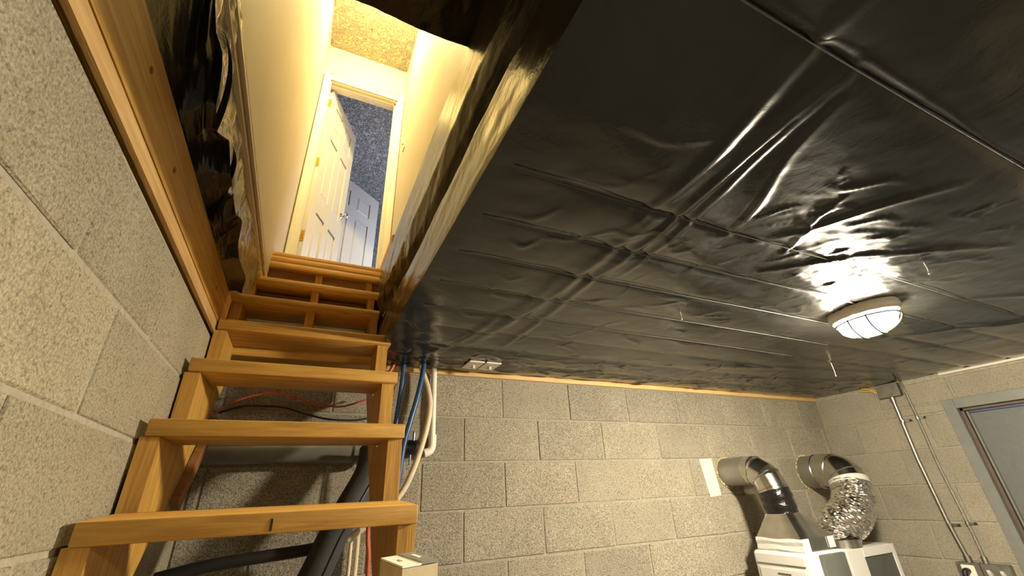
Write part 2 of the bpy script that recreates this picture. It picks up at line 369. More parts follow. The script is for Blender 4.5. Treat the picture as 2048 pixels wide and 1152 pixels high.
# ------------------------------------------------------------------ timbers on the walls
rp=MB().prism([(-.348,.562),(-.338,.562),(-.338,.599),(-.348,.599)],'y',-1.7,1.82).build('sill_plate',M['wy_pale'])
tag(rp,'pale rough-sawn sill plate lying on the left block wall','timber')
rb=MB().prism([(-.40,.601),(-.336,.601),(-.334,.735),(-.40,.735)],'y',-1.7,1.83).build('rim_board',M['wy'])
for ky,kz in ((.93,.655),(1.55,.66),(.70,.69)):
    MB().tube([(-.3362,ky,kz),(-.3335,ky,kz)],[.009,.006],12).build('knot',M['wdark'],rb,smooth=60)
tag(rb,'thick orange timber beam running above the left block wall','timber')
bp=MB().box((XL,YB-.012,.553),(XR-.005,YB+.14,.594),.003).build('sill_plate',M['plate'])
tag(bp,'long yellow pine plate on top of the back block wall','timber')
struct(bx('wall_left_upper',(-.50,-2,.553),(-.405,2.3,1.30),M['dark']),'dark boarding hidden behind the left plastic drapes')

# ------------------------------------------------------------------ left plastic drapes
def silver_fn(U,V):
    Y=.30+2.02*U; Z=.70+.395*V
    X=-.366+.060*V+.016*fbm(Y*6+Z*9,Z*4,61,4)+.010*fbm(Y*18,Z*11,67,3)
    return X,Y,Z
sv=sheet(silver_fn,260,70).build('clear_sheet',M['silver'],None,fix=False); smoothmesh(sv.data,180)
tag(sv,'crinkled silvery clear plastic hanging below the brown trim, left of the stairs','plastic sheet')
KY=[.1,.55,.66,.71,.75,.79,.85,.93,1.0,1.06,1.13,1.23,1.29,1.37,1.42,1.5,1.75]
KZ=[1.22,1.15,1.0,.92,.875,.875,.79,.80,.845,.785,.79,.825,.785,.81,.78,.755,.745]
def drape_fn(U,V):
    Y=.1+1.65*U; zt=np.interp(Y,KY,KZ); Z=.738+(zt-.738)*V
    X=-.340+.055*V**1.1+.010*fbm(Y*4+V*2,V*2.2,71,4)*(.3+V)+.008*np.sin(Y*23+2*V)*V**2
    return X,Y+.02*np.sin(V*5+Y*9)*V,Z
dr=sheet(drape_fn,260,60).build('black_drape',M['plastic_drape'],None,fix=False); smoothmesh(dr.data,180)
tag(dr,'torn glossy black plastic hanging behind the orange timber beam','plastic sheet')
for j,(y0,z0_,l) in enumerate([(.80,1.0,.22),(1.10,.90,.16)]):
    fl=sheet(lambda U,V:(-.315+.02*np.sin(U*4+j)+.012*V,y0+l*U+.01*V,z0_-.16*U-.02*V+.012*np.sin(U*7)),30,6).build('plastic_strip',M['plastic_drape'],None,fix=False); smoothmesh(fl.data,180)
    tag(fl,['twisted black plastic strip crossing the clear sheet near the top','twisted black plastic strip lower down beside the orange beam'][j],'plastic strip')

# ------------------------------------------------------------------ hall upstairs
HX0,HX1,HY,HF,HC=-.305,.382,2.85,1.28,3.70
struct(MB().box((HX0-.1,-1.5,1.115),(HX0,HY+.1,HC)).build('wall_hall_left',M['cream']),'cream painted hall wall left of the six-panel door')
struct(MB().box((HX1,-1.5,HF-.01),(HX1+.1,HY+.1,HC)).build('wall_hall_right',M['cream']),'cream painted hall wall right of the six-panel door')
struct(bx('ceiling_hall',(HX0-.1,-1.6,HC),(HX1+.1,HY+.1,HC+.1),M['hallceil']),'swirled textured hall ceiling')
struct(bx('wall_hall_near',(HX0-.1,-1.6,HF),(HX1+.1,-1.5,HC),M['cream']),'cream hall wall behind the viewer')
struct(bx('floor_hall_near',(HX0-.1,-1.6,1.305),(HX1,.808,1.40),M['insul']),'floor over the near end of the stairwell')
OX0,OX1,OZ=-.246,.326,3.275               # opening in the end wall
e=MB().box((HX0-.1,HY,HF),(OX0,HY+.11,HC)).box((OX1,HY,HF),(HX1+.1,HY+.11,HC)).box((OX0,HY,OZ),(OX1,HY+.11,HC))
struct(e.build('wall_hall_end',M['cream']),'cream end wall framing the six-panel door')
struct(bx('floor_hall',(HX0-.1,2.42,1.20),(HX1+.1,5.6,HF),M['wdark']),'hall floor behind the top step')
# door casing
for n,(a,b,lab) in enumerate([((OX0-.052,HY-.018,HF),(OX0+.004,HY,OZ+.055),'left'),((OX1-.004,HY-.018,HF),(OX1+.052,HY,OZ+.055),'right'),((OX0+.004,HY-.018,OZ-.004),(OX1-.004,HY,OZ+.055),'top')]):
    q=MB().box(a,b,.004)
    if lab=='top': q.box((a[0],HY-.024,OZ+.035),(b[0],HY-.012,OZ+.055),.003)
    else:
        xx=(a[0],a[0]+.02) if lab=='left' else (b[0]-.02,b[0]); q.box((xx[0],HY-.024,HF),(xx[1],HY-.012,OZ+.055),.003)
    struct(q.build('trim_%d'%(n+1),M['casing']),'pale door casing, %s side'%lab)
j=MB().box((OX0,HY,HF),(OX0+.012,HY+.11,OZ)).box((OX1-.012,HY,HF),(OX1,HY+.11,OZ)).box((OX0,HY,OZ-.012),(OX1,HY+.11,OZ))
j.box((OX1-.024,HY+.03,HF),(OX1-.012,HY+.07,OZ)).box((OX0,HY+.03,OZ-.026),(OX1,HY+.07,OZ-.012))
struct(j.build('trim_4',M['casing']),'pale door jamb lining')
ledge=bx('trim_5',(OX0-.01,HY-.012,OZ+.072),(OX1+.01,HY,OZ+.086),M['cream']); struct(ledge,'thin ledge above the door casing')
def panel_door(name, hinge, ang, width, z0, z1, mat, kind, right=False, rows=None):
    # door leaf from the hinge point along direction ang (radians from +x)
    ux,uy=math.cos(ang),math.sin(ang); nx,ny=uy,-ux       # n: toward the viewer side
    T_=.035
    def W(u,d,z): return (hinge[0]+ux*u-nx*d, hinge[1]+uy*u-ny*d, z)
    H=z1-z0; st=.10*width/.6; mid=.085*width/.6
    cols=[(st,(width-mid)/2),((width+mid)/2,width-st)]
    rws=rows or [(.11,.37),(.46,.76),(.83,.945)]
    root=MB()
    def q(m,u0,u1,d0,d1,za,zb):
        vs=[W(u,d,z) for z in (za,zb) for (u,d) in ((u0,d0),(u1,d0),(u1,d1),(u0,d1))]
        m.add(vs,[(3,2,1,0),(4,5,6,7),(0,1,5,4),(1,2,6,5),(2,3,7,6),(3,0,4,7)])
    # stiles and rails around recessed fields
    us=[0,cols[0][0],cols[0][1],cols[1][0],cols[1][1],width]; zs=[z0]+[z0+H*k for r in rws for k in r]+[z1]
    q(root,us[0],us[1],0,T_,z0,z1); q(root,us[2],us[3],0,T_,z0,z1); q(root,us[4],us[5],0,T_,z0,z1)
    for k in range(0,len(zs)-1,2):
        for c in cols: q(root,c[0],c[1],0,T_,zs[k],zs[k+1])
    for c in cols:
        for r in rws: q(root,c[0]-.002,c[1]+.002,.011,T_-.011,z0+H*r[0]-.002,z0+H*r[1]+.002)
    ob=root.build(name,mat,None,origin=W(0,T_/2,z0)); ob['kind']='structure'
    for c in cols:
        for r in rws:
            p=MB(); g=.018; za,zb=z0+H*r[0],z0+H*r[1]
            for side in (0,1):
                d0,d1=(.011,.003) if side==0 else (T_-.011,T_-.003)
                ring=lambda i,d:[W(c[0]+i,d,za+i),W(c[1]-i,d,za+i),W(c[1]-i,d,zb-i),W(c[0]+i,d,zb-i)]
                p.loft([ring(g*.45,d0),ring(g*1.4,d1)],cap=False); p.add(ring(g*1.4,d1),[(0,1,2,3)])
            p.build('door_panel',mat,ob)
    return ob,W
ang=math.radians(64.6)
d2,W2=panel_door('door_2',(-.205,2.930),ang,.56,HF+.01,3.257,M['doorpaint'],'hall'); d2['label']='cream six-panel hall door standing half open'
kn=MB(); c0=Vector(W2(.51,0,HF+.01+.475*1.0)); nn=Vector((math.sin(ang),-math.cos(ang),0))
kz=2.28
k0=Vector(W2(.51,0,kz))
kn.tube([k0-nn*.002,k0+nn*.004,k0+nn*.008,k0+nn*.022,k0+nn*.03,k0+nn*.042,k0+nn*.055,k0+nn*.062],[.027,.027,.012,.010,.016,.024,.021,.004],20)
kb=k0-nn*.035
kn.tube([kb,kb-nn*.004,kb-nn*.02,kb-nn*.03,kb-nn*.045,kb-nn*.058,kb-nn*.062],[.027,.027,.010,.016,.024,.02,.004],20)
q=kn.build('door_knob',M['steel'],d2,smooth=50); q['label']='chrome door knob'
for hz in (3.10,2.44,1.745):
    h=MB(); kp=W2(-.004,.036,hz); h.tube([(kp[0],kp[1],hz-.045),(kp[0],kp[1],hz+.045)],.006,10)
    vs=[W2(u,d,z) for z in (hz-.044,hz+.044) for (u,d) in ((-.003,.004),(.0,.004),(.0,.034),(-.003,.034))]
    h.add(vs,[(3,2,1,0),(4,5,6,7),(0,1,5,4),(1,2,6,5),(2,3,7,6),(3,0,4,7)])
    q=h.build('hinge',M['brass'],d2,smooth=40); q['label']='brass hinge'
# room beyond
d3,W3=panel_door('door_3',(-.17,3.92),math.atan2(.28,.347),.75,HF+.01,3.26,M['doorpaint2'],'far',rows=[(.11,.39),(.47,.78),(.835,.935)]); d3['label']='grey-white panel door in the room beyond'
struct(bx('ceiling_room',(-1.7,HY+.11,HC-.02),(1.7,5.7,HC+.08),M['stucco']),'rough textured ceiling of the room beyond')
struct(bx('wall_room_far',(-1.7,5.5,HF),(1.7,5.6,HC),M['stucco']),'far wall of the room beyond')
struct(bx('wall_room_left',(-1.8,HY+.11,HF),(-1.7,5.6,HC),M['stucco']),'left wall of the room beyond')
struct(bx('wall_room_right',(1.7,HY+.11,HF),(1.8,5.6,HC),M['stucco']),'right wall of the room beyond')
struct(MB().box((-1.7,HY+.10,HF),(HX0-.1,HY+.12,HC)).box((HX1+.1,HY+.10,HF),(1.7,HY+.12,HC)).build('wall_room_near',M['stucco']),'near wall of the room beyond')
# trims below the left hall wall
for n,(za,zb,xo,mt,lb) in enumerate([(1.090,1.114,-.300,M['wtrim'],'brown stained trim strip under the left hall wall'),(1.074,1.089,-.296,M['casing'],'pale drywall edge strip under the brown trim'),(1.046,1.073,-.305,M['wtrim'],'lower brown trim strip beside the clear plastic'),(1.036,1.045,-.303,M['casing'],'lowest pale strip beside the clear plastic')]):
    struct(MB().box((-.36,.3,za),(xo,2.36,zb),.002).build('trim_%d'%(n+6),mt),lb)
sw=thing('light_switch',(HX1,2.60,2.49),'small white light switch on the right hall wall','light switch')
bx('plate',(HX1-.005,2.565,2.49),(HX1,2.635,2.61),M['casing'],sw,.002); bx('toggle',(HX1-.018,2.593,2.54),(HX1-.004,2.607,2.56),M['casing'],sw,.002)
# assumed hall lamp (above the header, out of view)
hl=thing('assumed_hall_lamp',(.04,1.95,HC-.09),'assumed round glass hall ceiling lamp above the stairs, unseen','ceiling lamp')
MB().tube([(.04,1.95,HC),(.04,1.95,HC-.025)],.11,28).build('base',M['casing'],hl)
MB().tube([(.04,1.95,HC-.025),(.04,1.95,HC-.04),(.04,1.95,HC-.065),(.04,1.95,HC-.085),(.04,1.95,HC-.09)],[.10,.098,.08,.045,.01],28).build('glass_dome',M['hallglass'],hl,smooth=60)
# ------------------------------------------------------------------ staircase
TR=[(1.065,-.010),(1.278,.197),(1.485,.404),(1.70,.611),(1.925,.811),(2.15,1.011),(2.365,1.212)]
LOW=[(1.065-.2125*k,-.010-.207*k) for k in range(1,8)]
st=thing('staircase',(-.04,1.2,FL),'steep open wooden staircase climbing to the hall door','staircase')
TH=.039
def tread(y,z,x0,x1,dep=.195,tilt=0,nm='tread',seed=0):
    mm=Matrix.Rotation(tilt,4,'X')
    m_=MB().box((x0,y,z-TH),(x1,y+dep,z),.004,2,mm); 
    return m_.build(nm,M['wx'],st,smooth=30)
ends=[(-.33,.262),(-.33,.265),(-.332,.271),(-.332,.272),(-.36,.243),(-.372,.268),(-.37,.283)]
for i,((y,z),(a,b)) in enumerate(zip(TR,ends)):
    tb=tread(y,z+(.005 if i==0 else 0),a,b,.195 if i<5 else .15,math.radians(3.1) if i==0 else 0)
    if i==0: MB().box((-.031,y-.0012,-.044),(-.027,y+.004,-.022)).build('saw_notch',M['dark'],tb)
for (y,z) in LOW: 
    if z-TH>FL+.02: tread(y,z,-.33,.262)
def stringer(x0,x1,tr,drop=.26,foot=False,nm='stringer',mt='wy',top=None):
    poly=[]; ins=.016
    for i,(y,z) in enumerate(tr):
        poly += [(y+ins,(tr[i-1][1]-TH-.001) if i else z-.207-TH), (y+ins,z-TH-.001)]
    yl,zl=tr[-1]; yt=yl+(top or .2); poly.append((yt,zl-TH-.001)); poly.append((yt,zl-TH-.16))
    y0,z0=tr[0]
    if foot:
        poly[0]=(y0+ins,FL); poly.append((y0+.40,FL))
    else: poly.append((y0+.20,z0-.207-TH-.02))
    MB().prism(poly,'x',x0,x1).build(nm,M[mt],st)
lowr=[t for t in reversed(LOW) if t[1]-TH>FL+.02]
full=lowr+TR[:4]
stringer(-.341,-.302,full,foot=True,mt='wz',top=.22); stringer(.222,.262,full,foot=True,mt='wz',top=.22)
upr=TR[3:7]
u5=[(1.925,.811),(2.15,1.011),(2.365,1.212)]
stringer(-.352,-.312,u5,mt='wz',top=.12); stringer(-.068,-.033,u5,mt='wz',top=.12); stringer(.206,.240,u5,mt='wz',top=.12)
MB().box((-.345,1.905,.62),(.25,1.93,.772),.002).build('riser',M['wdark'],st) if False else None
MB().box((-.372,2.39,1.03),(.283,2.41,1.172),.002).build('riser',M['wdark'],st)
MB().box((-.372,2.225,.845),(.262,2.245,.955),.002).build('riser',M['wdark'],st)
MB().box((-.335,1.925,.546),(.262,2.012,.600),.003).build('header_board',M['wx'],st)
# landing nosing boards on the top tread
for a,b,x0,x1,y0 in [(1.213,1.251,-.362,.283,2.372),(1.252,1.283,-.34,.288,2.384)]:
    MB().box((x0,y0,a),(x1,2.47,b),.003,2).build('landing_board',M['wx'],st,smooth=30)
MB().box((.283,2.05,.86),(.300,2.60,1.33),.002).build('skirt_board',M['wy'],st)
# cavity behind the upper flight
for gx0,gx1,lab in ((-.310,-.070,'left'),(-.031,.204,'right')):
    gs=bx('grey_board',(gx0,2.135,.60),(gx1,2.147,.875),M['greysheet'],None,.002)
    tag(gs,'dusty grey board behind the upper treads, %s of the middle stringer'%lab,'board','grey boards behind the upper treads')
bx('cross_plank',(-.36,2.27,.875),(.27,2.29,.925),M['wdark'],st,.002)
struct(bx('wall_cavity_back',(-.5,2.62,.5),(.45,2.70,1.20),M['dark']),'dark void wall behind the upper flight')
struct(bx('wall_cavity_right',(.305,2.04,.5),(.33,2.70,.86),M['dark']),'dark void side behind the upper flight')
# ------------------------------------------------------------------ pipes and cables behind the stairs
def cable(name,path,r,mat,label,cat,group=None,seg=8,sm=6):
    P=[Vector(p) for p in path]; out=[]
    for i in range(len(P)-1):                 # catmull-rom
        p0=P[max(i-1,0)];p1=P[i];p2=P[i+1];p3=P[min(i+2,len(P)-1)]
        for k in range(sm):
            t=k/sm; out.append(.5*((2*p1)+(-p0+p2)*t+(2*p0-5*p1+4*p2-p3)*t*t+(-p0+3*p1-3*p2+p3)*t**3))
    out.append(P[-1])
    o=MB().tube(out,r,seg).build(name,mat,None,smooth=60); return tag(o,label,cat,group)
t_=thing('drain_pipe',(0,1.95,.145),'thick grey horizontal drain pipe behind the stairs','pipe')
MB().tube([(-.33,1.955,.18),(.27,1.955,.183)],.036,20).build('pipe',M['pipe'],t_,smooth=40)
MB().tube([(.20,1.955,.183),(.275,1.955,.183)],.043,20).build('coupling',M['pipe'],t_,smooth=40)
t_=thing('lagged_pipe',(.10,1.80,-.7),'thick black foam-lagged pipe slanting down behind the stairs','pipe')
pth=[(.262,1.86,.185),(.25,1.83,.10),(.195,1.80,-.01),(.15,1.80,-.10),(.115,1.80,-.19),(.05,1.80,-.36),(.02,1.80,-.6),(.02,1.80,FL+.01)]
def cr(path,sm=6):
    P=[Vector(p) for p in path]; out=[]
    for i in range(len(P)-1):
        p0=P[max(i-1,0)];p1=P[i];p2=P[i+1];p3=P[min(i+2,len(P)-1)]
        for k in range(sm):
            t=k/sm; out.append(.5*((2*p1)+(-p0+p2)*t+(2*p0-5*p1+4*p2-p3)*t*t+(-p0+3*p1-3*p2+p3)*t**3))
    return out+[P[-1]]
MB().tube(cr(pth),.05,20).build('lagging',M['foam'],t_,smooth=60)
MB().tube([(x+.022,y-.047,z) for x,y,z in cr(pth)],.0035,6).build('seam',M['black'],t_)
cable('black_hose',[(-.34,1.86,-.185),(-.25,1.86,-.168),(-.17,1.86,-.158),(-.05,1.86,-.15),(.08,1.86,-.141),(.14,1.87,-.13)],.019,M['black'],'thin black hose running behind the lowest visible tread','hose',seg=14)
cable('red_pipe',[(.270,1.915,.30),(.278,1.915,.02),(.283,1.915,-.124),(.295,1.915,-.247),(.305,1.915,-.8),(.305,1.915,FL)],.008,M['red'],'thin red plastic pipe rising behind the right stringer','pipe')
cable('tan_pipe',[(.255,1.985,-.10),(.258,1.985,-.3),(.26,1.985,-.8),(.26,1.985,FL)],.009,M['tan'],'thin tan pipe behind the stairs, left of the red pipe','pipe')
cable('tan_pipe',[(.232,1.985,-.10),(.234,1.985,-.3),(.236,1.985,-.8),(.236,1.985,FL)],.007,M['tan'],'thinnest tan pipe behind the stairs, beside the black lagging','pipe')
cable('tan_hose',[(.455,1.98,.64),(.47,1.975,.56),(.500,1.955,.46),(.508,1.94,.37),(.487,1.93,.25),(.445,1.935,.11),(.40,1.945,.02),(.33,1.95,-.05),(.255,1.955,-.10),(.22,1.96,-.13)],.0125,M['tan'],'tan hose curving down beside the blue pipes','hose',seg=14)
cable('blue_pipe',[(.385,1.985,.64),(.383,1.985,.5),(.372,1.985,.36),(.36,1.985,.2)],.0105,M['blue'],'blue plastic pipe nearest the stairs','pipe','blue pipes from the ceiling',seg=12)
cable('blue_pipe',[(.472,1.945,.64),(.470,1.94,.56),(.448,1.93,.43),(.416,1.92,.30),(.395,1.92,.2),(.383,1.92,.05)],.0115,M['blue'],'blue plastic pipe between the tan hose and the stairs','pipe','blue pipes from the ceiling',seg=12)
t_=thing('white_pipe',(.535,2.0,.17),'white vertical plastic pipe with an elbow on the back wall','pipe')
MB().tube([(.537,2.0,.64),(.541,2.0,.235)],.0135,16).build('pipe',M['whitepvc'],t_,smooth=50)
MB().tube(cr([(.541,2.0,.262),(.541,2.0,.235),(.539,2.0,.21),(.528,2.0,.192),(.505,2.0,.184)]),.0185,16).build('elbow',M['whitepvc'],t_,smooth=50)
t_=thing('pipe_clamp',(.44,2.0,.16),'black pipe clamp with bolts on the back wall beside the white elbow','clamp')
MB().tube([(.405,1.995,.205),(.475,1.995,.207)],.033,18).build('clamp_body',M['black'],t_,smooth=40)
MB().tube([(.452,1.985,.20),(.452,1.985,.275)],.005,8).build('bolt',M['steel'],t_); MB().tube([(.44,1.985,.135),(.44,1.985,.18)],.005,8).build('bolt',M['steel'],t_)
cable('red_wire',[(-.318,1.95,.317),(-.27,1.95,.36),(-.21,1.95,.391),(-.135,1.95,.408),(-.06,1.95,.398),(.007,1.95,.377),(.08,1.95,.366),(.144,1.95,.368),(.253,1.95,.409)],.0038,M['red'],'thin reddish wire looped behind the third tread','wire')
cable('black_wire',[(-.30,1.95,.325),(-.23,1.95,.352),(-.152,1.95,.356),(-.08,1.95,.352),(-.023,1.95,.336),(.06,1.95,.316),(.132,1.95,.310),(.20,1.95,.312),(.251,1.95,.324)],.0038,M['black'],'thin black wire looped behind the third tread','wire')
cable('pink_pipe',[(.345,1.99,.64),(.338,1.99,.57),(.30,1.99,.50)],.008,M['red'],'short reddish pipe at the ceiling between stairs and blue pipes','pipe')
lb=MB().prism([(1.55,.02),(1.60,.0),(1.86,.26),(1.82,.29)],'x',-.30,-.28).build('loose_batten',M['wdark']); tag(lb,'narrow loose wooden batten leaning behind the left stringer','batten')

# small carton on the stair at the foot of the picture
t_=thing('carton',(.21,.91,-.217),'small open-topped carton with white lid on a stair tread','box')
cq=[(.176,.966),(.246,1.003),(.247,.846),(.179,.814)]
zb,zt=-.2165,-.1
ctr=(sum(p[0] for p in cq)/4,sum(p[1] for p in cq)/4)
cq=[(.170,.966),(.238,.996),(.248,.848),(.180,.818)]
MB().loft([[(x,y,zb) for x,y in cq],[(x,y,zt-.001) for x,y in cq]]).build('body',M['card'],t_)
def lerp(a,b,t): return (a[0]+(b[0]-a[0])*t,a[1]+(b[1]-a[1])*t)
A,B,Cc,D_=cq
def slab(q,z0,z1): return MB().loft([[(x,y,z0) for x,y in q],[(x,y,z1) for x,y in q]])
f1=lerp(A,B,.52); f2=lerp(D_,Cc,.52)
# white lid half with a slot, built as four strips around the hole
a1,a2=lerp(A,f1,.30),lerp(A,f1,.55); b1,b2=lerp(D_,f2,.30),lerp(D_,f2,.55)
lid=MB()
for q in ([A,a1,b1,D_],[a2,f1,f2,b2],[a1,a2,lerp(a2,b2,.38),lerp(a1,b1,.38)],[lerp(a1,b1,.62),lerp(a2,b2,.62),b2,b1]): lid.loft([[(x,y,zt) for x,y in q],[(x,y,zt+.003) for x,y in q]])
lid.build('lid',M['cardwhite'],t_)
slab([f1,B,Cc,f2],zt+.0005,zt+.005).build('dark_flap',M['cardgrey'],t_)
slab([lerp(lerp(f1,B,.35),lerp(f2,Cc,.35),.3),lerp(lerp(f1,B,.6),lerp(f2,Cc,.6),.3),lerp(lerp(f1,B,.6),lerp(f2,Cc,.6),.62),lerp(lerp(f1,B,.35),lerp(f2,Cc,.35),.62)],zt+.0052,zt+.006).build('label',M['cardwhite'],t_)
sp=[lerp(D_,Cc,.45),lerp(D_,Cc,.9)]
MB().add([(sp[0][0],sp[0][1]-.001,-.16),(sp[1][0],sp[1][1]-.001,-.16),(sp[1][0],sp[1][1]-.001,-.125),(sp[0][0],sp[0][1]-.001,-.125)],[(0,1,2,3)]).build('printed_patch',M['cardgrey'],t_)

# ------------------------------------------------------------------ ceiling lamp in the basement
def bulkhead(LC,label,glass):
    bl=thing('bulkhead_lamp',(LC[0],LC[1],.476),label,'ceiling lamp')
    def oval(a,b,z,n=40): return [(LC[0]+a*math.cos(2*PI*k/n),LC[1]+b*math.sin(2*PI*k/n),z) for k in range(n)]
    MB().loft([oval(.084,.116,.578),oval(.086,.118,.560),oval(.083,.114,.546),oval(.071,.101,.538)]).build('housing',M['rimwhite'],bl,smooth=50)
    MB().loft([oval(.066,.096,.5378),oval(.066,.095,.520),oval(.060,.087,.500),oval(.046,.068,.486),oval(.026,.038,.479),oval(.008,.010,.477)]).build('glass_diffuser',glass,bl,smooth=70)
    rg=oval(.0715,.1015,.530); MB().tube(rg+[rg[0]],.0032,8).build('guard_ring',M['wire'],bl)
    for yy in (-.034,.026):
        MB().tube([(LC[0]+.0765*math.cos(a)*math.sqrt(1-(yy/.106)**2),LC[1]+yy,.533-.063*math.sin(a)) for a in np.linspace(0,PI,16)],.0034,8).build('guard_bar',M['wire'],bl)
    MB().tube([(LC[0]+.030,LC[1]+.100*math.cos(a),.533-.058*math.sin(a)) for a in np.linspace(0,PI,16)],.0034,8).build('guard_bar',M['wire'],bl)
bulkhead((1.85,.765),'lit oval bulkhead lamp with wire guard on the black ceiling',M['lampglass'])
bulkhead((1.5,-1.15),'added fill lamp on the ceiling behind the viewer, unseen',M['fill_lampglass'])  # added fill lamp out of view, brightens tread fronts and left wall

# ------------------------------------------------------------------ switch plates at the ceiling edge
for n,(x0,x1,lab) in enumerate([(.652,.727,'white switch plate at the ceiling edge, nearer the stairs'),(.735,.812,'white switch plate at the ceiling edge, farther from the stairs')]):
    s_=thing('switch_plate',((x0+x1)/2,1.86,.56),lab,'light switch','switch plates at the ceiling edge')
    MB().box((x0,1.80,.563),(x1,1.925,.570),.002,1).build('plate',M['whitepvc'],s_)
    MB().box(((x0+x1)/2-.006,1.852,.548),((x0+x1)/2+.006,1.876,.564),.002).build('toggle',M['white'],s_)
    for yy in (1.83,1.897): MB().tube([((x0+x1)/2,yy,.564),((x0+x1)/2,yy,.5615)],.004,8).build('screw',M['steel'],s_)
    MB().box((x0+.006,1.81,.570),(x1-.006,1.92,.60),.002).build('box',M['darkgrey'],s_)

# ------------------------------------------------------------------ ducts and white units
def ring_path(P0,dirs): return P0
t_=thing('vent_duct',(2.43,1.9,-.29),'galvanised elbow duct with black tape and flared boot, left of the foil duct','duct')
MB().tube([(2.425,2.035,.07),(2.425,1.905,.07)],.078,28).build('wall_collar',M['galvdull'],t_,smooth=40)
MB().tube([(2.425,1.925,.07),(2.425,1.868,.07)],.080,28).build('sleeve_band',M['galvdull'],t_,smooth=40)
# gored elbow
g1=[(2.425,1.875,.07),(2.425,1.83,.067)]; g2=[(2.425,1.83,.067),(2.427,1.775,.030)]; g3=[(2.427,1.775,.030),(2.430,1.752,-.045)]
for a,b in ((g1,.0792),(g2,.0786),(g3,.079)): MB().tube(a,b,28).build('elbow_gore',M['galv'],t_,smooth=40)
for c,dirn in (((2.425,1.83,.067),(0,-1,-.35)),((2.427,1.775,.030),(0,-.6,-1)),((2.4295,1.757,-.030),(0,-.25,-1))):
    d=Vector(dirn).normalized(); c=Vector(c); MB().tube([c-d*.004,c-d*.0015,c+d*.0015,c+d*.004],[.0792,.0825,.0825,.0792],28).build('seam_bead',M['galv'],t_,smooth=40)
MB().tube(cr([(2.4298,1.752,-.040),(2.431,1.745,-.075),(2.433,1.743,-.11),(2.435,1.742,-.148)],4),[.081,.0805,.079,.0815,.0825,.080,.078,.080,.0825,.083,.080,.079,.081],26).build('black_tape',M['blacktape'],t_,smooth=60)
# round-to-rectangle boot
n=32; cx,cy=2.436,1.742
rd=[(cx+.079*math.cos(2*PI*k/n),cy+.079*math.sin(2*PI*k/n),-.146) for k in range(n)]
def rect(x0,x1,y0,y1,z):
    out=[]
    for k in range(n):
        a=2*PI*k/n; c,s_=math.cos(a),math.sin(a); f=1/max(abs(c),abs(s_)); out.append(((x0+x1)/2+c*f*(x1-x0)/2,(y0+y1)/2+s_*f*(y1-y0)/2,z))
    return out
RB=(2.34,2.60,1.615,1.865)
MB().loft([rd,rect(*RB,-.262)]).build('boot',M['galv'],t_,smooth=25)
MB().loft([rect(*RB,-.262),rect(*RB,-.322)]).build('boot_skirt',M['galv'],t_)
x0,x1,y0,y1=RB
def crump(x0,x1,y0,y1,z0,z1):
    m=MB(); nn=24
    def rr(off,z,sd):
        pts=[]
        for k in range(nn):
            pts.append((x0-off*.6-.0015*abs(math.sin(k*.7+sd)), y0-.005+(y1-y0+.01)*k/(nn-1), z+.0025*math.sin(k*.37+sd)))
        return pts
    R_=[rr(.003,z1,0),rr(.010,z1-.014,1),rr(.004,(z0+z1)/2,2.2),rr(.012,z0+.008,3),rr(.006,z0,4)]
    for a,b in zip(R_[:-1],R_[1:]):
        k=len(m.v); m.v+=a+b; m.f+=[(k+i,k+i+1,k+nn+i+1,k+nn+i) for i in range(nn-1)]
    return m
cw=crump(x0,x1,y0,y1,-.322,-.264).build('paper_tape_wrap',M['paper'],t_,smooth=50)
MB().box((x0-.004,y0-.006,-.322),(x0+.05,y0-.002,-.262),.001).build('paper_tape_wrap',M['paper'],t_)
MB().box((x1-.055,y0-.006,-.312),(x1-.005,y0-.002,-.262),.001).build('paper_tape_wrap',M['paper'],t_)
pt=MB().add([(2.212,2.0275,.148),(2.318,2.0275,.152),(2.334,2.0275,-.055),(2.240,2.0275,-.062),(2.212,2.0290,.148),(2.318,2.0290,.152),(2.334,2.0290,-.055),(2.240,2.0290,-.062)],[(0,1,2,3),(7,6,5,4),(0,4,5,1),(1,5,6,2),(2,6,7,3),(3,7,4,0)]).build('paper_strip',M['paper'])
tag(pt,'strip of white paper tape on the block wall left of the elbow duct','paper tape')
nb=thing('pipe_stub',(2.55,2.0,-.06),'small white pipe stub on the wall under the elbow duct','pipe')
MB().tube([(2.56,2.03,-.035),(2.56,1.96,-.035)],.024,16).build('stub',M['whitepvc'],nb,smooth=40); MB().tube([(2.575,1.985,-.04),(2.66,1.97,-.30)],.008,8).build('thin_pipe',M['whitepvc'],nb)
# unit 1
u1=thing('heater_unit',(2.5,1.74,FL),'white upright unit with dark front under the elbow duct','appliance')
ux0,ux1,uy0,uy1,uz=2.315,2.615,1.56,1.90,-.322
MB().box((ux0,uy0+.02,FL+.02),(ux1,uy1,uz),.022,4).build('cabinet',M['white'],u1,smooth=40)
MB().box((ux0-.006,uy0+.05,uz-.055),(ux0,uy1-.02,uz-.012),.002).build('side_lip',M['white'],u1)
MB().box((ux0-.004,uy0+.06,-1.2),(ux0,uy1-.03,uz-.075),.002).build('side_panel',M['white'],u1)
MB().box((ux0-.006,uy1-.20,uz-.098),(ux0-.003,uy1-.13,uz-.092)).build('slot',M['darkgrey'],u1)
MB().box((ux0+.065,uy0,FL+.05),(ux1-.045,uy0+.022,uz-.006),.008,2).build('front_panel',M['darkgrey'],u1,smooth=40)
